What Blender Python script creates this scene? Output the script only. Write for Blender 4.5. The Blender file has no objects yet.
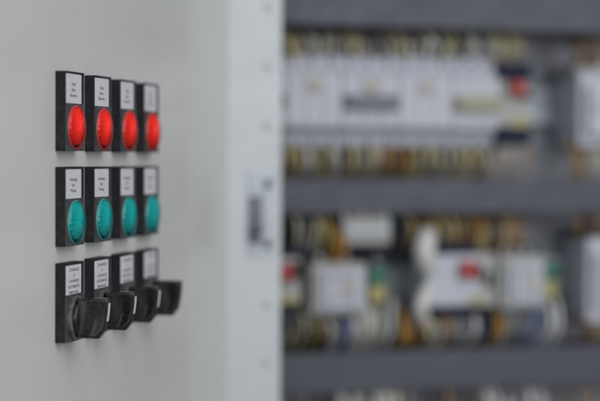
import bpy, bmesh, math, random
from mathutils import Vector, Matrix
random.seed(7)
sc = bpy.context.scene
COL = sc.collection
PI = math.pi
FPX = 1568.0
HOR = 161.0            # the camera's eye level in the photograph

# ---------------------------------------------------------------- materials
def nt(m):
    m.use_nodes = True
    return m.node_tree.nodes, m.node_tree.links, m.node_tree.nodes['Principled BSDF']

def mat(name, col, rough=.5, metal=0., var=.08, scale=40., bump=0., bscale=300., coat=0., emit=None, es=0., rvar=.1, spec=.5, dirt=None, dscale=60., damt=.5):
    m = bpy.data.materials.new(name); N, L, P = nt(m)
    tc = N.new('ShaderNodeTexCoord')
    n1 = N.new('ShaderNodeTexNoise'); n1.inputs['Scale'].default_value = scale; n1.inputs['Detail'].default_value = 6
    L.new(tc.outputs['Object'], n1.inputs['Vector'])
    mr = N.new('ShaderNodeMapRange'); mr.inputs[1].default_value = .3; mr.inputs[2].default_value = .7
    mr.inputs[3].default_value = 1-var; mr.inputs[4].default_value = 1+var
    L.new(n1.outputs['Fac'], mr.inputs[0])
    vm = N.new('ShaderNodeVectorMath'); vm.operation = 'SCALE'; vm.inputs[0].default_value = col[:3]
    L.new(mr.outputs[0], vm.inputs['Scale'])
    out = vm.outputs[0]
    if dirt:
        n3 = N.new('ShaderNodeTexNoise'); n3.inputs['Scale'].default_value = dscale; n3.inputs['Detail'].default_value = 10
        n3.inputs['Roughness'].default_value = .7; n3.inputs['Distortion'].default_value = .6
        L.new(tc.outputs['Object'], n3.inputs['Vector'])
        r3 = N.new('ShaderNodeMapRange'); r3.inputs[1].default_value = .45; r3.inputs[2].default_value = .72
        r3.inputs[3].default_value = 0; r3.inputs[4].default_value = damt
        L.new(n3.outputs['Fac'], r3.inputs[0])
        mx = N.new('ShaderNodeMix'); mx.data_type = 'RGBA'
        L.new(r3.outputs[0], mx.inputs[0]); L.new(out, mx.inputs[6]); mx.inputs[7].default_value = (*dirt, 1)
        out = mx.outputs[2]
    L.new(out, P.inputs['Base Color'])
    r = N.new('ShaderNodeMapRange'); r.inputs[1].default_value = .3; r.inputs[2].default_value = .7
    r.inputs[3].default_value = max(.03, rough-rvar); r.inputs[4].default_value = min(1, rough+rvar)
    n2 = N.new('ShaderNodeTexNoise'); n2.inputs['Scale'].default_value = scale*2.3; n2.inputs['Detail'].default_value = 4
    L.new(tc.outputs['Object'], n2.inputs['Vector']); L.new(n2.outputs['Fac'], r.inputs[0]); L.new(r.outputs[0], P.inputs['Roughness'])
    P.inputs['Metallic'].default_value = metal
    P.inputs['Specular IOR Level'].default_value = spec
    if coat: P.inputs['Coat Weight'].default_value = coat; P.inputs['Coat Roughness'].default_value = .08
    if bump:
        nb = N.new('ShaderNodeTexNoise'); nb.inputs['Scale'].default_value = bscale; nb.inputs['Detail'].default_value = 5
        L.new(tc.outputs['Object'], nb.inputs['Vector'])
        b = N.new('ShaderNodeBump'); b.inputs['Strength'].default_value = bump; b.inputs['Distance'].default_value = .0004
        L.new(nb.outputs['Fac'], b.inputs['Height']); L.new(b.outputs[0], P.inputs['Normal'])
    if emit:
        vs = N.new('ShaderNodeMapRange'); vs.interpolation_type = 'SMOOTHSTEP'; vs.inputs[1].default_value = .001; vs.inputs[2].default_value = .0125; vs.inputs[3].default_value = es*1.5; vs.inputs[4].default_value = es*.15
        sb = N.new('ShaderNodeVectorMath'); sb.operation = 'SUBTRACT'; sb.inputs[1].default_value = (.0002, 0, -.0070)
        sc_ = N.new('ShaderNodeVectorMath'); sc_.operation = 'MULTIPLY'; sc_.inputs[1].default_value = (1, 0, 1)
        le = N.new('ShaderNodeVectorMath'); le.operation = 'LENGTH'
        L.new(tc.outputs['Object'], sb.inputs[0]); L.new(sb.outputs[0], sc_.inputs[0]); L.new(sc_.outputs[0], le.inputs[0])
        L.new(le.outputs['Value'], vs.inputs[0]); L.new(vs.outputs[0], P.inputs['Emission Strength'])
        P.inputs['Emission Color'].default_value = (*emit, 1)
    return m

def shell_mat(name, tint):
    """thin coloured clear plastic: tinted see-through with a fresnel gloss"""
    m = bpy.data.materials.new(name); m.use_nodes = True
    N, L = m.node_tree.nodes, m.node_tree.links
    N.clear()
    o = N.new('ShaderNodeOutputMaterial'); mx = N.new('ShaderNodeMixShader'); fr = N.new('ShaderNodeFresnel')
    fr.inputs['IOR'].default_value = 1.45
    t = N.new('ShaderNodeBsdfTransparent'); t.inputs[0].default_value = (*tint, 1)
    g = N.new('ShaderNodeBsdfGlossy'); g.inputs['Roughness'].default_value = .12
    ml = N.new('ShaderNodeMath'); ml.operation = 'MULTIPLY'; ml.inputs[1].default_value = .75
    L.new(fr.outputs[0], ml.inputs[0]); L.new(ml.outputs[0], mx.inputs[0]); L.new(t.outputs[0], mx.inputs[1]); L.new(g.outputs[0], mx.inputs[2])
    L.new(mx.outputs[0], o.inputs[0])
    return m

M = {}
M['door'] = mat('door_paint', (.605, .615, .612), .30, var=.02, scale=7, bump=.09, bscale=600, rvar=.06, coat=.3)
M['post'] = mat('post_paint', (.54, .57, .60), .42, var=.03, scale=12, bump=.08, bscale=700)
M['plug'] = mat('plug_plastic', (.50, .52, .55), .5)
M['face'] = mat('sheen_face_plastic', (.046, .046, .050), .42, var=.12, scale=300, bump=.2, bscale=2500, dirt=(.2, .2, .19), dscale=200, damt=.25)  # grazing sheen on the black housing front, put into the base colour
M['black'] = mat('black_plastic', (.011, .011, .016), .5, spec=.28, var=.15, scale=300, bump=.25, bscale=2500, dirt=(.09, .088, .085), dscale=180, damt=.25)
M['knob'] = mat('worn_black_plastic', (.010, .010, .011), .2, spec=.5, var=.2, scale=200, bump=.15, bscale=1800, dirt=(.16, .155, .145), dscale=420, damt=.14, rvar=.08)
M['ring'] = mat('dusty_ring_plastic', (.06, .058, .055), .4, var=.2, scale=150, bump=.3, bscale=1500, dirt=(.30, .27, .22), dscale=140, damt=.6)
M['card'] = mat('label_paper', (.60, .61, .66), .6, var=.03, scale=200, bump=.1, bscale=900)
M['ink'] = mat('label_ink', (.07, .07, .09), .6)
M['mark'] = mat('white_marker', (.62, .62, .61), .45, var=.05, scale=200)
M['red_in'] = mat('red_lens_core', (.62, .022, .012), .22, var=.10, scale=90, coat=.3, emit=(1, .075, .05), es=.36, bump=.3, bscale=500)
M['green_in'] = mat('green_lens_core', (.004, .28, .25), .22, var=.10, scale=90, coat=.3, emit=(.002, .48, .47), es=.24, bump=.3, bscale=500)
M['red_sh'] = shell_mat('red_clear_cap', (1, .60, .58))
M['green_sh'] = shell_mat('green_clear_cap', (.60, .97, 1))
M['red_rim'] = mat('red_cap_rim', (.60, .05, .04), .3, coat=.3, emit=(1, .05, .03), es=.05)
M['green_rim'] = mat('green_cap_rim', (.03, .34, .34), .3, coat=.4)
M['plate'] = mat('galvanised_plate', (.25, .26, .30), .5, metal=.15, var=.12, scale=9)
M['shell'] = mat('enclosure_paint', (.45, .46, .47), .5, var=.03, scale=5)
M['duct'] = mat('duct_plastic', (.070, .076, .102), .55, var=.02, scale=20)
M['steel'] = mat('zinc_steel', (.42, .46, .51), .5, metal=.3, var=.08, scale=80)
M['dsteel'] = mat('dark_steel', (.13, .13, .17), .4, metal=.3, var=.2, scale=80)
M['white'] = mat('white_plastic', (.47, .49, .56), .45, var=.04, scale=40)
M['offw'] = mat('offwhite_plastic', (.36, .365, .36), .5, var=.05, scale=40)
M['navy'] = mat('navy_plastic', (.006, .009, .03), .6, var=.1, spec=.25)
M['dark'] = mat('terminal_dark', (.015, .015, .018), .6, spec=.25)
M['handle_d'] = mat('handle_grey', (.13, .135, .17), .45)
M['handle_y'] = mat('handle_straw', (.30, .285, .19), .45)
M['sticker'] = mat('beige_sticker', (.44, .415, .38), .6)
M['redp'] = mat('red_plastic', (.36, .022, .022), .4)
M['yel'] = mat('yellow_plastic', (.36, .32, .13), .45)
M['grn'] = mat('green_plastic', (.005, .13, .08), .45)
WC = {'straw': (.46, .39, .17), 'beige': (.46, .44, .34), 'orange': (.36, .19, .035), 'grey': (.22, .22, .24), 'white': (.60, .60, .60),
      'blue': (.05, .09, .22), 'black': (.02, .02, .022), 'brown': (.12, .06, .025)}
for k, c in WC.items(): M['w_'+k] = mat('wire_'+k, c, .45, var=.05)

# ---------------------------------------------------------------- mesh helpers
S = .001
def box(bm, x0, x1, y0, y1, z0, z1, bev=0., seg=2, mi=0):
    """box in millimetres"""
    b = bmesh.new()
    r = bmesh.ops.create_cube(b, size=1)
    for v in b.verts:
        v.co = Vector(((x0+x1)/2 + v.co.x*(x1-x0), (y0+y1)/2 + v.co.y*(y1-y0), (z0+z1)/2 + v.co.z*(z1-z0)))*S
    if bev:
        bmesh.ops.bevel(b, geom=b.edges[:], offset=bev*S, segments=seg, profile=.5, affect='EDGES')
    merge(bm, b, mi)

def merge(bm, b, mi=0):
    vs = [bm.verts.new(v.co) for v in b.verts]
    b.verts.index_update()
    for f in b.faces:
        try:
            nf = bm.faces.new([vs[v.index] for v in f.verts]); nf.material_index = mi; nf.smooth = f.smooth
        except ValueError: pass
    b.free()

def lathe(bm, prof, cx=0, cz=0, seg=64, fn=None, smooth=True, mi=0):
    """profile [(r, y)] turned about the local Y axis, in millimetres"""
    rings = []
    for r, y in prof:
        if r < 1e-4: rings.append([bm.verts.new(Vector((cx, y, cz))*S)]); continue
        ring = []
        for i in range(seg):
            a = 2*PI*i/seg; yy = y + (fn(r, a) if fn else 0)
            ring.append(bm.verts.new(Vector((cx+r*math.cos(a), yy, cz+r*math.sin(a)))*S))
        rings.append(ring)
    for A, B in zip(rings, rings[1:]):
        for i in range(seg):
            j = (i+1) % seg
            if len(A) == 1 and len(B) == 1: continue
            if len(A) == 1: q = [A[0], B[j], B[i]]
            elif len(B) == 1: q = [A[i], A[j], B[0]]
            else: q = [A[i], A[j], B[j], B[i]]
            f = bm.faces.new(q); f.smooth = smooth; f.material_index = mi

def extrude_profile(bm, prof, x0, x1, bev=0.):
    """closed (y, z) outline swept along X"""
    b = bmesh.new()
    A = [b.verts.new(Vector((x0, y, z))*S) for y, z in prof]
    B = [b.verts.new(Vector((x1, y, z))*S) for y, z in prof]
    n = len(prof)
    b.faces.new(A); b.faces.new(B[::-1])
    for i in range(n): b.faces.new([A[i], B[i], B[(i+1) % n], A[(i+1) % n]])
    bmesh.ops.recalc_face_normals(b, faces=b.faces[:])
    if bev: bmesh.ops.bevel(b, geom=b.edges[:], offset=bev*S, segments=2, profile=.5, affect='EDGES')
    merge(bm, b)

def tube(bm, pts, r, seg=10, res=7):
    P = [Vector(p) for p in pts]; P = [2*P[0]-P[1]] + P + [2*P[-1]-P[-2]]
    path = []
    for i in range(1, len(P)-2):
        for k in range(res):
            t = k/res
            path.append(.5*((2*P[i]) + (P[i+1]-P[i-1])*t + (2*P[i-1]-5*P[i]+4*P[i+1]-P[i+2])*t*t + (3*P[i]-P[i-1]-3*P[i+1]+P[i+2])*t**3))
    path.append(P[-2])
    prev = None; up = Vector((.3, 1, .1))
    for i, p in enumerate(path):
        t = (path[min(i+1, len(path)-1)] - path[max(i-1, 0)]).normalized()
        a = t.cross(up).normalized(); c = a.cross(t)
        ring = [bm.verts.new((p + (a*math.cos(2*PI*k/seg) + c*math.sin(2*PI*k/seg))*r)*S) for k in range(seg)]
        if prev:
            for k in range(seg):
                f = bm.faces.new([prev[k], prev[(k+1) % seg], ring[(k+1) % seg], ring[k]]); f.smooth = True
        else: bm.faces.new(ring)
        prev = ring
    bm.faces.new(prev[::-1])

def obj(name, bm, m, parent=None, recalc=True):
    if recalc: bmesh.ops.recalc_face_normals(bm, faces=bm.faces[:])
    me = bpy.data.meshes.new(name); bm.to_mesh(me); bm.free()
    for k in (m if isinstance(m, (list, tuple)) else [m]): me.materials.append(k)
    o = bpy.data.objects.new(name, me); COL.objects.link(o)
    if parent: o.parent = parent
    return o

def thing(name, label=None, cat=None, group=None, M4=None):
    o = bpy.data.objects.new(name, None); COL.objects.link(o); o.empty_display_size = .01
    tag(o, label, cat, group)
    if M4 is not None: o.matrix_world = M4
    return o

def tag(o, label=None, cat=None, group=None, kind=None):
    for k, v in (('label', label), ('category', cat), ('group', group), ('kind', kind)):
        if v: o[k] = v
    return o

def text_mesh(lines, w, size, gap, z0, y, parent, m, cx=0, name='lettering', widths=None):
    """lines of real lettering on the card, top line at z0; in millimetres; joined into one mesh"""
    bm = bmesh.new()
    for i, s in enumerate(lines):
        cu = bpy.data.curves.new('t', 'FONT'); cu.body = s; cu.size = size; cu.align_x = 'CENTER'; cu.offset = size*.02
        to = bpy.data.objects.new('t', cu); COL.objects.link(to)
        bpy.context.view_layer.update()
        me = bpy.data.meshes.new_from_object(to.evaluated_get(bpy.context.evaluated_depsgraph_get()))
        xs = [v.co.x for v in me.vertices]; ww = max(xs)-min(xs)
        k = min(1., w/ww)
        if widths: k = widths[i]/ww
        vs = [bm.verts.new(Vector((cx + v.co.x*k, y, z0 - i*gap + v.co.y))*S) for v in me.vertices]
        for p in me.polygons:
            try: bm.faces.new([vs[a] for a in p.vertices])
            except ValueError: pass
        bpy.data.objects.remove(to); bpy.data.curves.remove(cu); bpy.data.meshes.remove(me)
    return obj(name, bm, m, parent, recalc=False)

def copy_tree(o, parent=None):
    c = o.copy(); COL.objects.link(c)
    if parent: c.parent = parent
    for ch in list(o.children): copy_tree(ch, c)
    return c

# ---------------------------------------------------------------- frames of reference
TH = math.atan2(359., FPX)                       # the open door runs away from the camera at this angle
dvec = Vector((math.sin(TH), math.cos(TH), 0)); nvec = Vector((math.cos(TH), -math.sin(TH), 0))
RD = Matrix.Rotation(PI/2 - TH, 4, 'Z')
D0 = Vector((-.1456, .98, 0)) + dvec*.015 - nvec*.008     # door surface under the middle of the first column
def door_at(s, z): return Matrix.Translation(D0 + dvec*s + Vector((0, 0, z))) @ RD

TI = math.radians(16.5)
evec = Vector((math.cos(TI), math.sin(TI), 0)); RI = Matrix.Rotation(TI, 4, 'Z')
I0 = Vector((0, 1.5, 0))                         # device fronts, where the lens axis meets them
def in_at(u, z, m=0.): return Matrix.Translation(I0 + evec*u - Vector((-math.sin(TI), math.cos(TI), 0))*m + Vector((0, 0, z))) @ RI
def U(px):                                       # how far along the mounting plate (m)
    a = (px-300.)/FPX
    return a*1.5/(math.cos(TI) - a*math.sin(TI))
def Z(py, px=440): return -(py-HOR)/FPX*(1.5 + math.sin(TI)*U(px))

# ---------------------------------------------------------------- the open door
bm = bmesh.new()
s0, s1 = -300, 399
box(bm, s0, s1, 0, 1.6, -700, 500)
box(bm, s0, s0+1.6, 1.6, 22, -700, 500)
box(bm, s1-1.6, s1, 1.6, 22, -700, 500, 0)
box(bm, s0+1.6, s1-1.6, 1.6, 22, 498.4, 500)
box(bm, s0+1.6, s1-1.6, 1.6, 22, -700, -698.4)
door = obj('control_panel', bm, M['door']); door.matrix_world = door_at(0, 0)
tag(door, 'light grey painted sheet metal door panel carrying the lamps and switches', 'control panel')
mb = door.modifiers.new('b', 'BEVEL'); mb.width = .0012; mb.segments = 2; mb.limit_method = 'ANGLE'

# ---------------------------------------------------------------- pilot lights and selector switches
def housing_bm():
    bm = bmesh.new()
    box(bm, -15, 15, -6.8, 0, -25, 25, .35)
    box(bm, -14.97, 14.97, -8, -6.81, 23.7, 24.97, .2)           # top rim
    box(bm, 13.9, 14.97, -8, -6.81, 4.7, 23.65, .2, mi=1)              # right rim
    # lower field with a round seat for the lens
    b = bmesh.new(); n = 64; cz = -10.2; R = 14.25
    out = []; inn = []
    for i in range(n):
        a = 2*PI*i/n; c, s_ = math.cos(a), math.sin(a)
        ex = 14.97/abs(c) if abs(c) > 1e-6 else 1e9
        ez = ((4.6-cz) if s_ > 0 else (cz+24.97))/abs(s_) if abs(s_) > 1e-6 else 1e9
        k = min(ex, ez)
        out.append((c*k, cz+s_*k)); inn.append((c*R, cz+s_*R))
    corners = [(14.97, 4.6), (-14.97, 4.6), (-14.97, -24.97), (14.97, -24.97)]
    for c in corners:                                            # snap the nearest ray to each corner
        j = min(range(n), key=lambda i: (out[i][0]-c[0])**2 + (out[i][1]-c[1])**2); out[j] = c
    def ring(pts, y): return [b.verts.new(Vector((x, y, z))*S) for x, z in pts]
    of, inf, ob_, inb = ring(out, -8), ring(inn, -8), ring(out, -6.81), ring(inn, -5.5)
    for i in range(n):
        j = (i+1) % n
        b.faces.new([of[i], of[j], inf[j], inf[i]]); b.faces.new([of[j], of[i], ob_[i], ob_[j]]); b.faces.new([inf[i], inf[j], inb[j], inb[i]])
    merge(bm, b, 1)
    return bm

CARDZ = (4.9, 23.5)
def card(parent, lines, size, gap, z0, w, widths=None, cx=-3.3):
    bm = bmesh.new(); box(bm, -14.5, 10.6, -7.7, -6.85, CARDZ[0], CARDZ[1], .15)
    c = obj('label_card', bm, M['card'], parent)
    text_mesh(lines, w, size, gap, z0, -7.74, c, M['ink'], cx=cx, widths=widths)
    return c

def make_pilot(core, shell, rim, lines, widths):
    t = thing('pilot_light', M4=None)
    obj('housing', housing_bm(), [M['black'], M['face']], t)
    card(t, lines, 2.8, 3.5, 16.1, 16, widths)
    bm = bmesh.new()
    lathe(bm, [(14.1, -6.85), (14.1, -8.5), (13.8, -8.9), (13.4, -8.9), (13.3, -8.4), (13.3, -6.85)], 0, -10.2)
    ln = obj('lens', bm, rim, t)
    bm = bmesh.new()
    prof = [(12.0, -6.85), (11.9, -8.3)] + [(11.9*math.cos(a), -8.3-2.6*math.sin(a)) for a in [PI/2*k/14 for k in range(1, 14)]] + [(0, -10.9)]
    def rib(r, a):
        k = (a/(2*PI)*18) % 1.
        return (1.5*abs(k-.5)-.37)*min(1, r/7) if r < 11.95 else 0
    lathe(bm, prof, .2, -9.2, 180, fn=rib)
    obj('lens_core', bm, core, ln)
    bm = bmesh.new()
    lathe(bm, [(13.6*math.cos(a), -8.9-3.4*math.sin(a)) for a in [PI/2*k/16 for k in range(16)]] + [(0, -12.3)], 0, -10.2, 96)
    obj('clear_cap', bm, shell, ln)
    return t

def make_selector(marker=True):
    t = thing('selector_switch', M4=None)
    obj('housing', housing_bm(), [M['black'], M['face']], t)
    card(t, ['CHARGE', '0', 'CHARGE', 'AUTOMATIC', 'MANUAL'], 2.6, 3.55, 19.6, 21, widths=[17, 1.8, 17, 20, 16], cx=-2)
    cz = -10.2
    bm = bmesh.new()
    lathe(bm, [(14.1, -5.6), (14.1, -9.4), (13.6, -10.4), (12.4, -10.6), (11.6, -10.1), (11.4, -9.2)], 0, cz, 72)
    obj('collar', bm, M['ring'], t)
    bm = bmesh.new()
    lathe(bm, [(11.3, -7.0), (11.3, -11.8), (10.9, -12.6), (10.0, -13.0), (4.5, -13.4), (0, -13.4)], 0, cz, 72)
    base = obj('knob_base', bm, M['knob'], t)
    # the grip: an upright bar with scooped cheeks and a rounded nose that leans back at the bottom
    bm = bmesh.new()
    nz, ny = 26, 20
    def front(z):   # nose outline (how far out), z from -12 to 12
        return 30.6 - .0062*(z-12.6)**2 - (.5*(-z-8) if z < -8 else 0) - (.5*(z-11.4) if z > 11.4 else 0)
    def half(z, v):  # half thickness: thick at edge & root, scooped in the middle
        e = abs(z)/12.8
        scoop = 2.3*math.exp(-((v-.5-.10*math.cos(z/8))/.26)**2)*(1-.5*e**2)
        w = 6.8 - scoop - 4.3*v**2.2
        lim = math.sqrt(max(0, 12.9**2 - z*z))
        return max(.35, min(w, lim*(1-.0*v) + .9))
    grid = {}
    for s_ in (-1, 1):
        for i in range(nz+1):
            z = -12.7 + 25.4*i/nz
            for j in range(ny+1):
                v = j/ny; y = 11.5 + (front(z)-11.5)*v
                hw = half(z, v)
                if j == ny: hw -= .25
                grid[s_, i, j] = bm.verts.new(Vector((s_*hw, -y, cz+z))*S)
    for s_ in (-1, 1):
        for i in range(nz):
            for j in range(ny):
                f = bm.faces.new([grid[s_, i, j], grid[s_, i+1, j], grid[s_, i+1, j+1], grid[s_, i, j+1]]); f.smooth = True
    for i in range(nz):
        bm.faces.new([grid[-1, i, ny], grid[-1, i+1, ny], grid[1, i+1, ny], grid[1, i, ny]])
        bm.faces.new([grid[-1, i, 0], grid[-1, i+1, 0], grid[1, i+1, 0], grid[1, i, 0]])
    for j in range(ny):
        for i in (0, nz): bm.faces.new([grid[-1, i, j], grid[-1, i, j+1], grid[1, i, j+1], grid[1, i, j]])
    g = obj('grip', bm, M['knob'], t)
    if marker:
        bm = bmesh.new()
        pz = [-1.8 + 11.6*k/10 for k in range(11)]
        fr = [[bm.verts.new(Vector((x, -(front(z)+dy), cz+z))*S) for (x, dy) in ((-1.5, -.1), (-1.5, .25), (1.5, .25), (1.5, -.1))] for z in pz]
        for A, B in zip(fr, fr[1:]):
            for k in range(4): bm.faces.new([A[k], A[(k+1) % 4], B[(k+1) % 4], B[k]])
        bm.faces.new(fr[0]); bm.faces.new(fr[-1][::-1])
        obj('marker_line', bm, M['mark'], g)
    return t

PITCH = .0512
ROWZ = [.0306, -.0294, -.0900]
ordn = ['nearest and leftmost', 'second from the left', 'third from the left', 'farthest and rightmost']
red0 = make_pilot(M['red_in'], M['red_sh'], M['red_rim'], ['Fail', 'Burn', 'Burner'], [6.2, 6.2, 11.5])
grn0 = make_pilot(M['green_in'], M['green_sh'], M['green_rim'], ['Running', 'for', 'Pump'], [12, 5.4, 10])
sel0 = make_selector()
sel1 = make_selector(False)
for c in range(4):
    for r, (p, colr, row, grp) in enumerate(((red0, 'red', 'top', 'red pilot lights in the top row'), (grn0, 'teal green', 'middle', 'green pilot lights in the middle row'), (sel0, '', 'bottom', 'black selector switches in the bottom row'))):
        if r == 2 and c == 3: o = sel1
        else: o = p if c == 0 else copy_tree(p)
        o.matrix_world = door_at(c*PITCH, ROWZ[r]) @ Matrix.Rotation(math.radians(random.uniform(-.5, .5)), 4, 'Y')
        if r < 2: tag(o, '%s round pilot light, %s of the %s row of lamps' % (colr, ordn[c], row), 'pilot light', grp)
        else: tag(o, 'dusty black rotary switch %s, %s' % ('without white line' if c == 3 else 'with a white line on its grip', ordn[c]), 'selector switch', grp)

# ---------------------------------------------------------------- cabinet frame post, lock plate
postm = .106
pu0 = -.0655
PS = Vector((-.0640, 1.372, 0))
PM = Matrix.Translation(PS) @ RI
bm = bmesh.new()
box(bm, 0, 49.5, 0, 2, -650, 500)
box(bm, 47.5, 49.5, 2, 30, -650, 500)
box(bm, 0, 2, 2, 30, -650, 500)
post = obj('frame_post', bm, M['post']); post.matrix_world = PM
mb = post.modifiers.new('b', 'BEVEL'); mb.width = .0045; mb.segments = 5; mb.limit_method = 'ANGLE'
tag(post, 'pale grey upright sheet metal frame post between the door and the wiring', 'frame post')
def post_z(py): return -(py-HOR)/FPX*1.385
px_hole = 36.5
i = 0
for py in (-52, 8, 67, 126, 303.5, 362, 421):
    bm = bmesh.new()
    lathe(bm, [(0, -.9), (3.2, -.9), (3.9, -.5), (4.1, 0.3)], 0, 0, 32)
    lathe(bm, [(2.1, -1.0), (2.1, -1.5), (0, -1.5)], 0, 0, 24)
    q = obj('hole_plug', bm, M['plug'], post)
    q.location = (px_hole*S, 0, post_z(py))
lock = thing('lock_plate', 'shiny steel strike plate with dark bolt screwed to the pale post', 'lock plate', M4=PM @ Matrix.Translation((0, 0, post_z(213))))
bm = bmesh.new(); box(bm, 19, 43.5, -1.6, -.05, -38, 38, .5)
pl = obj('plate', bm, M['steel'], lock)
for z in (25.5, -27.5):
    bm = bmesh.new(); lathe(bm, [(0, -3.2), (2.6, -3.0), (3.9, -2.2), (4.0, -1.5)], 37, z, 32)
    obj('screw', bm, M['dsteel'], lock)
bm = bmesh.new(); box(bm, 20.5, 31, -6, -1.62, -27, 15, 1.5); bo = obj('bolt', bm, M['dsteel'], lock)
bm = bmesh.new(); lathe(bm, [(0, -12), (4.6, -11.5), (5.2, -9), (5.2, -6.02)], 25.5, -14, 32); obj('bolt_knob', bm, M['dsteel'], bo)

# ---------------------------------------------------------------- cabinet shell and mounting plate
bm = bmesh.new()
box(bm, -130, 620, 0, 3, -640, 480)
plate = obj('mounting_plate', bm, M['plate']); plate.matrix_world = in_at(0, 0, -.072)
tag(plate, 'bare grey metal mounting plate behind the blurred devices', 'mounting plate')
bm = bmesh.new()
box(bm, -150, 640, 3.2+75, 5+75, -660, 500)
box(bm, -152, -150, -75, 80, -660, 500)
box(bm, 640, 642, -75, 80, -660, 500)
box(bm, -150, 640, -75, 80, 500.1, 502)
box(bm, -150, 640, -75, 80, -662, -660.1)
shell = obj('cabinet_shell', bm, M['shell']); shell.matrix_world = in_at(0, 0, 0)
tag(shell, 'grey sheet metal cabinet body enclosing the wiring', 'cabinet')

def duct(z0, z1, label):
    t = thing('cable_duct', label, 'cable duct', 'grey horizontal cable ducts', in_at(0, (z0+z1)/2, 0))
    h = (z1-z0)*500
    bm = bmesh.new()
    box(bm, -125, 600, -1, 1.2, -h, h, .6)
    box(bm, -125, 600, 1.25, 6, h-1.6, h-.1); box(bm, -125, 600, 1.25, 6, -h+.1, -h+1.6)
    obj('cover', bm, M['duct'], t)
    bm = bmesh.new()
    box(bm, -125, 600, 69, 71, -h+2, h-2)
    x = -125
    while x < 597:
        for s_ in (-1, 1):
            z = s_*(h-2.6)
            box(bm, x, x+5.2, 6.1, 68.9, z-.7, z+.7)
        x += 9.2
    obj('slotted_trough', bm, M['duct'], t)
    return t
DT = [(.1305, .205), (-.0505, -.0175), (-.2235, -.185)]
duct(*DT[0], 'topmost dark grey cable duct above the white breakers')
duct(*DT[1], 'middle dark grey cable duct below the white breakers')
duct(*DT[2], 'lowest dark grey cable duct below the relays')

def rail(z, label):
    bm = bmesh.new()
    box(bm, -125, 600, 60, 61.2, -17.5, -12); box(bm, -125, 600, 60, 61.2, 12, 17.5)
    box(bm, -125, 600, 61.2, 67, -12.9, -12); box(bm, -125, 600, 61.2, 67, 12, 12.9)
    box(bm, -125, 600, 67, 68.2, -12.9, 12.9)
    o = obj('mounting_rail', bm, M['steel']); o.matrix_world = in_at(0, z, 0)
    tag(o, label, 'rail', 'steel mounting rails')
ZR1, ZR2 = Z(102), Z(280)
rail(ZR1, 'steel rail holding the row of white breakers')
rail(ZR2, 'steel rail holding the relays and contactors')

# ---------------------------------------------------------------- devices
def breaker(px0, px1, poles, hmat, label, zc=ZR1, hh=45, group='white modular breakers in the upper row', body=None, spot=True, y0=0.):
    u0, u1 = U(px0), U(px1); w = (u1-u0)*500-.35
    t = thing('circuit_breaker', label, 'circuit breaker', group, in_at((u0+u1)/2, zc, -y0))
    k = hh/45.
    prof = [(60, -hh), (14, -hh), (12, -hh+2), (10, -32*k), (2, -26*k), (0, -24*k), (0, 24*k), (2, 26*k), (10, 32*k), (12, hh-2), (14, hh), (60, hh)]
    pw = 2*w/poles
    bm = bmesh.new()
    for i in range(poles): extrude_profile(bm, prof, -w+i*pw+.25, -w+(i+1)*pw-.25, .5)
    obj('body', bm, body or M['white'], t)
    for i in range(poles):
        xc = -w+(i+.5)*pw
        for s_ in (-1, 1):
            bm = bmesh.new()
            b = bmesh.new(); bmesh.ops.create_cone(b, cap_ends=True, segments=24, radius1=4.6*S, radius2=4.6*S, depth=.8*S)
            bmesh.ops.rotate(b, verts=b.verts, cent=(0, 0, 0), matrix=Matrix.Rotation(PI/2, 3, 'X'))
            bmesh.ops.translate(b, verts=b.verts, vec=Vector((xc, 10.8, s_*38.5*k))*S); merge(bm, b)
            obj('terminal_screw', bm, M['dsteel'], t)
    if hmat:
        bm = bmesh.new(); box(bm, -w+2, w-2, -9, -.05, -7.5, 6, 1.5)
        obj('handle', bm, hmat, t)
    if spot:
        bm = bmesh.new(); lathe(bm, [(0, -1.2), (7.5, -1.2), (8, -.8), (8, -.03)], 0, 14.5, 32)
        obj('rating_mark', bm, M['sticker'], t)
    return t
breaker(229, 286, 3, M['handle_d'], 'white breaker with dark grip half hidden behind the pale post')
breaker(286, 342, 3, None, 'white breaker with a beige dot right beside the pale post')
breaker(342, 399, 3, M['handle_d'], 'white breaker with a wide dark grey grip in the middle of the upper row')
breaker(399, 452, 3, None, 'white breaker with a beige dot between dark and straw grips')
breaker(452, 498, 3, M['handle_y'], 'white breaker with a straw coloured grip beside the red switch', spot=False)

def block(name, label, cat, px0, px1, py0, py1, parts, group=None, pxr=None):
    """a device: list of (part name, material, fx0, fx1, fz0, fz1, y0, y1, bevel) with x, z as pixel positions"""
    c = (px0+px1)/2; u = U(c); zc = Z((py0+py1)/2, c)
    t = thing(name, label, cat, group, in_at(u, zc, 0))
    made = {}
    for p in parts:
        nm, m_, x0, x1, y0, y1, d0, d1, bv = p[:9]
        par = made.get(p[9], t) if len(p) > 9 else t
        bm = bmesh.new()
        box(bm, (U(x0)-u)*1000+.2, (U(x1)-u)*1000-.2, d0, d1, (Z(y1, c)-zc)*1000, (Z(y0, c)-zc)*1000, bv)
        made[nm] = obj(nm, bm, m_, par)
    return t

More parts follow.
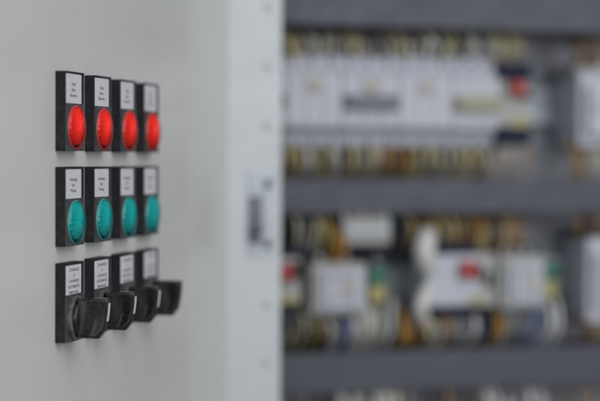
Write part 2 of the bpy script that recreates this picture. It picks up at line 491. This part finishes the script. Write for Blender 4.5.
block('residual_current_device', 'white safety switch with red toggle and navy ends at the end of the breakers', 'safety switch', 499, 530, 62, 142, [
    ('body', M['offw'], 499, 528, 79.5, 125.5, 2, 60, 1.5), ('terminal_cover', M['navy'], 498, 530, 62, 79, -1, 60, 1.2),
    ('terminal_cover', M['navy'], 498, 530, 126, 144, -1, 60, 1.2), ('toggle', M['redp'], 508, 521, 80, 95, -10, 1.9, 2),
    ('toggle_guard', M['dark'], 520, 529, 90, 98, -4, 1.9, 1), ('rating_label', M['yel'], 513, 528, 116, 128, 1.2, 1.9, .1)])
block('motor_starter', 'white motor starter at the upper right edge beside bare plate', 'motor starter', 578, 640, 66, 150, [
    ('body', M['white'], 580, 640, 72, 146, 4, 60, 3), ('front_block', M['white'], 586, 634, 84, 134, -6, 3.9, 2),
    ('terminal_strip', M['offw'], 578, 640, 62, 71, 14, 60, 1), ('rating_label', M['offw'], 590, 630, 104, 112, -6.6, -6.1, .1)])

# lower row
block('circuit_breaker', 'narrow breaker with red toggle half hidden behind the post in the lower row', 'circuit breaker', 262, 304, 246, 315, [
    ('body', M['offw'], 262, 303, 258, 305, 4, 60, 1.5), ('terminal_cover', M['navy'], 262, 314, 247, 257.5, 8, 60, 1),
    ('terminal_cover', M['dark'], 262, 303, 305.5, 318, 10, 60, 1), ('toggle', M['redp'], 279, 291, 264, 281, -9, 3.9, 2),
    ('toggle_guard', M['dark'], 292, 300, 262, 280, -3, 3.9, 1), ('rating_label', M['yel'], 282, 298, 297, 304, 3.3, 3.9, .1)])
def contactor(px0, px1, py0, py1, label, cx, cy):
    t = block('contactor', label, 'contactor', px0-4, px1+2, py0-8, py1+10, [
        ('body', M['offw'], px0, px1, py0, py1, -4, 60, 3),
        ('terminal_strip', M['dark'], px0-2, px1-1, py0-8, py0-.5, 14, 60, 1), ('terminal_strip', M['offw'], px0, px1-2, py1+.5, py1+8, 16, 60, 1),
        ('front_window', M['white'], px0+7, px1-5, py0+7, py1-6, -9, -4.1, 1.5),
        ('indicator', M['sticker'], cx-6, cx+6, cy-9, cy+3, -11, -9.1, 1.5)], group='white contactors with a yellow centre')
    w = [c for c in t.children if c.name.startswith('front_window')][0]
    bm = bmesh.new(); hx = (px1-px0)*.42; hz = (py1-py0)*.40
    for q in (-.55, .55):
        box(bm, q*hx-.9, q*hx+.9, -9.5, -9.02, -hz*.8, hz*.8); box(bm, -hx*.45, hx*.45, -9.5, -9.02, q*hz-.8+2, q*hz+.8+2)
    obj('groove', bm, M['handle_d'], w)
    for k in range(3):
        bm = bmesh.new(); x = (-.5+k*.5)*26
        lathe(bm, [(0, 13.4), (3, 13.4), (3.4, 13.9)], x, Z(py0-4, cx)*1000 - t.matrix_world.translation.z*1000, 20)
        obj('terminal_screw', bm, M['steel'], t)
    return t
contactor(310, 367, 263, 315, 'square white contactor with yellow centre beside the pale post', 344, 289)
contactor(500, 545, 254, 308, 'square white contactor with yellow centre in the right hand half', 527, 281)
block('side_block', 'off-white auxiliary block on the left flank of the right hand contactor', 'auxiliary block', 484, 499, 253, 306, [
    ('body', M['offw'], 484, 499.5, 253, 306, 6, 60, 1.5), ('rocker', M['dark'], 488, 494, 272, 286, 2, 5.9, .8)])
def earth(px0, px1, y0, y1, label):
    block('earth_terminal', label, 'earth terminal', px0, px1, y0, y1, [
        ('body', M['grn'], px0, px1, y0, (y0+y1)/2, 4, 60, 1.2), ('lower_half', M['yel'], px0+1, px1+1, (y0+y1)/2+.3, y1, 6, 60, 1.2),
        ('foot', M['dark'], px0-2, px1+1, y1+.5, y1+8, 14, 60, 1)], group='green and yellow earth terminals')
earth(371, 388, 269, 302, 'green and yellow earth terminal beside the left contactor')
earth(546, 560, 262, 297, 'green and yellow earth terminal beside the right contactor')
block('spacer_block', 'dark upright spacer block between contactor and green terminal on the left', 'spacer', 369, 371, 246, 320, [
    ('body', M['dark'], 367.5, 370.5, 250, 318, 8, 60, .4), ('cap', M['navy'], 352, 371, 246, 254, 12, 60, .8)])
block('motor_starter', 'white motor starter with red button and navy ends in the lower row', 'motor starter', 438, 484, 236, 322, [
    ('body', M['white'], 427, 483, 254, 306, 0, 60, 3), ('terminal_cover', M['navy'], 440, 484, 238, 253, 12, 60, 1.5),
    ('terminal_cover', M['navy'], 438, 482, 307, 318, 10, 60, 1.5), ('button', M['redp'], 459, 474, 260, 277, -10, -.1, 2),
    ('button_guard', M['dark'], 475, 482, 264, 279, -4, -.1, 1), ('rating_label', M['yel'], 470, 482, 296, 304, -.7, -.1, .1)])
block('motor_starter', 'white motor starter at the lower right edge of the picture', 'motor starter', 588, 650, 230, 325, [
    ('body', M['white'], 590, 650, 236, 322, 4, 60, 4), ('front_block', M['white'], 596, 644, 250, 306, -5, 3.9, 2),
    ('terminal_strip', M['dark'], 588, 650, 228, 235.5, 14, 60, 1)])
block('terminal_block', 'broad whitish terminal block under the middle duct', 'terminal block', 344, 392, 214, 242, [
    ('body', M['offw'], 344, 394, 217, 245, 6, 60, 3), ('clamp_bar', M['steel'], 347, 391, 226, 233, 2, 5.9, .8)])

# ---------------------------------------------------------------- wires
def wire(pts, r, col, label, group):
    """pts: (px, py, depth mm); the object's origin sits at its first point"""
    u0 = U(pts[0][0]); z0 = Z(pts[0][1], pts[0][0])
    P = [((U(x)-u0)*1000, d, (Z(y, pts[0][0])-z0)*1000) for x, y, d in pts]
    bm = bmesh.new(); tube(bm, P, r)
    o = obj('wire', bm, M['w_'+col]); o.matrix_world = in_at(u0, z0, 0)
    return tag(o, label, 'wire', group)

def run(px0, px1, step, yt, yb, cols, where, d_dev=18, d_duct=30, r=(1.5, 2.0), sag=14, up=True, slant=5, skip=0.):
    x = px0; R = random
    while x < px1:
        col = cols(x) if callable(cols) else R.choice(cols)
        if R.random() >= skip:
            j = R.uniform(-slant, slant)*1.5; ym = (yt+yb)/2 + R.uniform(-5, 5)
            dd = R.uniform(-4, 8)
            a, b = (d_dev, d_duct) if not up else (d_duct, d_dev)
            wire([(x+j, yt-6, a+8), (x+j*.8, yt, a-4+dd*.3), (x+j*.4+R.uniform(-1, 1), ym, min(a, b)-sag+dd), (x, yb, b-3), (x, yb+4, b+4)],
                 R.uniform(*r), col, '%s wire %s' % (col if col != 'straw' else 'straw yellow', where), '%s wires %s' % (col, where))
        x += step*R.uniform(.75, 1.25)

def cA(x): return 'white' if random.random() < .12 else random.choice(['straw', 'beige', 'straw', 'beige', 'grey', 'orange'] if 318 < x < 345 or x > 380 else ['straw', 'beige', 'straw', 'beige', 'grey'])
def cB(x): return random.choice(['orange', 'orange', 'straw'] if 385 < x < 432 else ['straw', 'beige', 'white', 'beige'] if x < 385 else ['straw', 'beige', 'straw', 'grey'])
run(262, 500, 7.6, 31, 58, cA, 'between the top duct and the breakers')
run(262, 500, 7.6, 146, 178, cB, 'between the breakers and the middle duct', up=False)
run(500, 528, 8, 30, 58, ['orange', 'straw', 'brown'], 'above the safety switch with red toggle')
run(500, 528, 8, 142, 180, ['straw', 'orange', 'grey'], 'below the safety switch with red toggle', up=False)
run(578, 606, 6, 36, 66, ['orange', 'brown', 'black'], 'above the upper right motor starter', slant=3)
run(578, 606, 6, 146, 184, ['orange', 'brown', 'beige'], 'below the upper right motor starter', up=False, slant=3)
run(262, 336, 8.5, 207, 250, ['straw', 'beige', 'grey', 'beige', 'brown'], 'above the left contactor', slant=7, skip=.1)
run(334, 349, 4.5, 222, 262, ['orange'], 'above the left contactor', slant=3, r=(1.8, 2.3))
run(346, 392, 6, 205, 223, ['white', 'beige', 'white'], 'over the broad terminal block', slant=3, r=(2.2, 2.8))
run(408, 480, 7, 209, 244, ['orange', 'brown', 'straw', 'orange', 'black'], 'above the motor starter with red button', slant=6)
run(484, 524, 6.5, 209, 250, ['orange', 'straw', 'brown', 'black'], 'above the right contactor', slant=5)
run(262, 336, 7.5, 314, 352, ['beige', 'straw', 'black', 'grey', 'brown'], 'below the left contactor', up=False, slant=6)
run(336, 356, 6, 318, 352, ['blue', 'white', 'grey'], 'below the left contactor', up=False, slant=4, r=(2, 2.6))
run(354, 398, 6.5, 306, 350, ['white', 'white', 'beige', 'grey'], 'below the left earth terminal', up=False, slant=6, r=(2.2, 3))
run(402, 474, 7, 318, 350, ['white', 'beige', 'grey', 'orange', 'black'], 'below the motor starter with red button', up=False, slant=6, r=(1.8, 2.6))
run(476, 512, 6.5, 314, 348, ['orange', 'white', 'blue', 'grey'], 'below the right contactor', up=False, slant=5, r=(1.8, 2.5))
run(512, 566, 7, 304, 348, ['white', 'grey', 'blue', 'white'], 'below the right earth terminal', up=False, slant=6, r=(2.2, 3))
run(584, 606, 6, 208, 232, ['orange', 'brown', 'black'], 'above the lower right motor starter', slant=3)
run(588, 606, 6, 320, 346, ['orange', 'brown', 'straw'], 'below the lower right motor starter', up=False, slant=3)
run(270, 345, 11, 384, 420, ['black', 'brown', 'grey'], 'below the lowest duct', slant=6)
run(345, 405, 6, 384, 420, ['white', 'white', 'beige'], 'below the lowest duct', slant=6, r=(2.4, 3))
run(405, 490, 11, 384, 420, ['black', 'brown', 'orange', 'grey'], 'below the lowest duct', slant=6)
run(490, 560, 7, 381, 420, ['white', 'grey', 'white'], 'below the lowest duct', slant=6, r=(2.2, 3))
run(565, 606, 10, 380, 420, ['black', 'orange', 'brown'], 'below the lowest duct', slant=5)
for a, b, y0, y1, wh in ((262, 392, 206, 262, 'put in to darken the gaps behind the left contactor'), (408, 548, 206, 262, 'put in to darken the gaps behind the right contactor'),
                         (262, 398, 306, 354, 'put in to darken the gaps under the left contactor'), (408, 548, 306, 352, 'put in to darken the gaps under the right contactor'), (262, 500, 28, 60, 'put in to fill the gaps above the white breakers'), (262, 500, 144, 180, 'put in to fill the gaps below the white breakers')):
    run(a, b, 14, y0, y1, ['grey', 'brown', 'grey'] if 'white' in wh else ['black', 'black', 'grey'], wh, d_dev=52, d_duct=48, r=(3.4, 4.4), sag=6, slant=4)  # filler wires added at the back to stand for shade in the gaps
def cable(pts, r, lab):
    o = wire(pts, r, 'white', lab, 'thick white looping cables'); o.name = 'cable'; o['category'] = 'cable'
cable([(437, 232, 30), (429, 239, 6), (424, 250, -2), (428, 263, 2), (436, 272, 16)], 10.5, 'thick white cable curling over the top left of the red button starter')
cable([(438, 284, 16), (428, 292, 2), (421, 306, -2), (425, 318, 8), (432, 330, 30)], 7.5, 'thick white cable curling down from the red button starter to the duct')

# ---------------------------------------------------------------- light
w = bpy.data.worlds.new('World'); sc.world = w; w.use_nodes = True
N, L = w.node_tree.nodes, w.node_tree.links
bg = N['Background']
tc = N.new('ShaderNodeTexCoord'); sp = N.new('ShaderNodeSeparateXYZ'); cr = N.new('ShaderNodeValToRGB')
mr = N.new('ShaderNodeMapRange'); mr.inputs[1].default_value = -1; mr.inputs[2].default_value = 1
L.new(tc.outputs['Generated'], sp.inputs[0]); L.new(sp.outputs['Z'], mr.inputs[0]); L.new(mr.outputs[0], cr.inputs[0]); L.new(cr.outputs[0], bg.inputs[0])
cr.color_ramp.elements[0].color = (.30, .29, .28, 1); cr.color_ramp.elements[1].color = (.62, .64, .68, 1)
bg.inputs[1].default_value = .38

def area(name, loc, target, sx, sy, power, col):
    l = bpy.data.lights.new(name, 'AREA'); l.shape = 'RECTANGLE'; l.size = sx; l.size_y = sy; l.energy = power; l.color = col
    o = bpy.data.objects.new(name, l); COL.objects.link(o); o.location = loc
    o.rotation_euler = (Vector(target)-Vector(loc)).to_track_quat('-Z', 'Y').to_euler()
area('top_fill', (1.3, -.5, 1.9), (0, 1.1, 0), 1.8, 1.8, 27, (1, .995, .98))  # added soft fill from above, no such lamp is seen
area('door_fill', (1.35, -.5, .45), (-.15, .9, 0), 1.3, 1.4, 21, (1, .995, .98))  # unseen source added on the right to brighten the door
area('front_fill', (-.7, -2.2, .5), (.2, 1.4, 0), 2.2, 2.0, 20, (.84, .92, 1))  # added cool fill from behind the camera, lifts the cabinet interior

# ---------------------------------------------------------------- camera
cam = bpy.data.cameras.new('camera'); co = bpy.data.objects.new('camera', cam); COL.objects.link(co); sc.camera = co
cam.sensor_width = 36; cam.lens = FPX/600*36; cam.clip_start = .01; cam.clip_end = 100
pitch = math.atan2(200.5-HOR, FPX); roll = math.radians(.3)
co.matrix_world = Matrix.Rotation(PI/2 - pitch, 4, 'X') @ Matrix.Rotation(roll, 4, 'Z')
cam.dof.use_dof = True; cam.dof.focus_distance = 1.016; cam.dof.aperture_fstop = 3.0
cam.dof.aperture_blades = 0

sc.view_settings.view_transform = 'Standard'; sc.view_settings.look = 'None'; sc.view_settings.exposure = 0; sc.view_settings.gamma = 1
sc.render.engine = 'CYCLES'
sc.cycles.use_denoising = True
try: sc.cycles.denoiser = 'OPENIMAGEDENOISE'
except Exception: pass
sc.cycles.max_bounces = 8; sc.cycles.transparent_max_bounces = 8
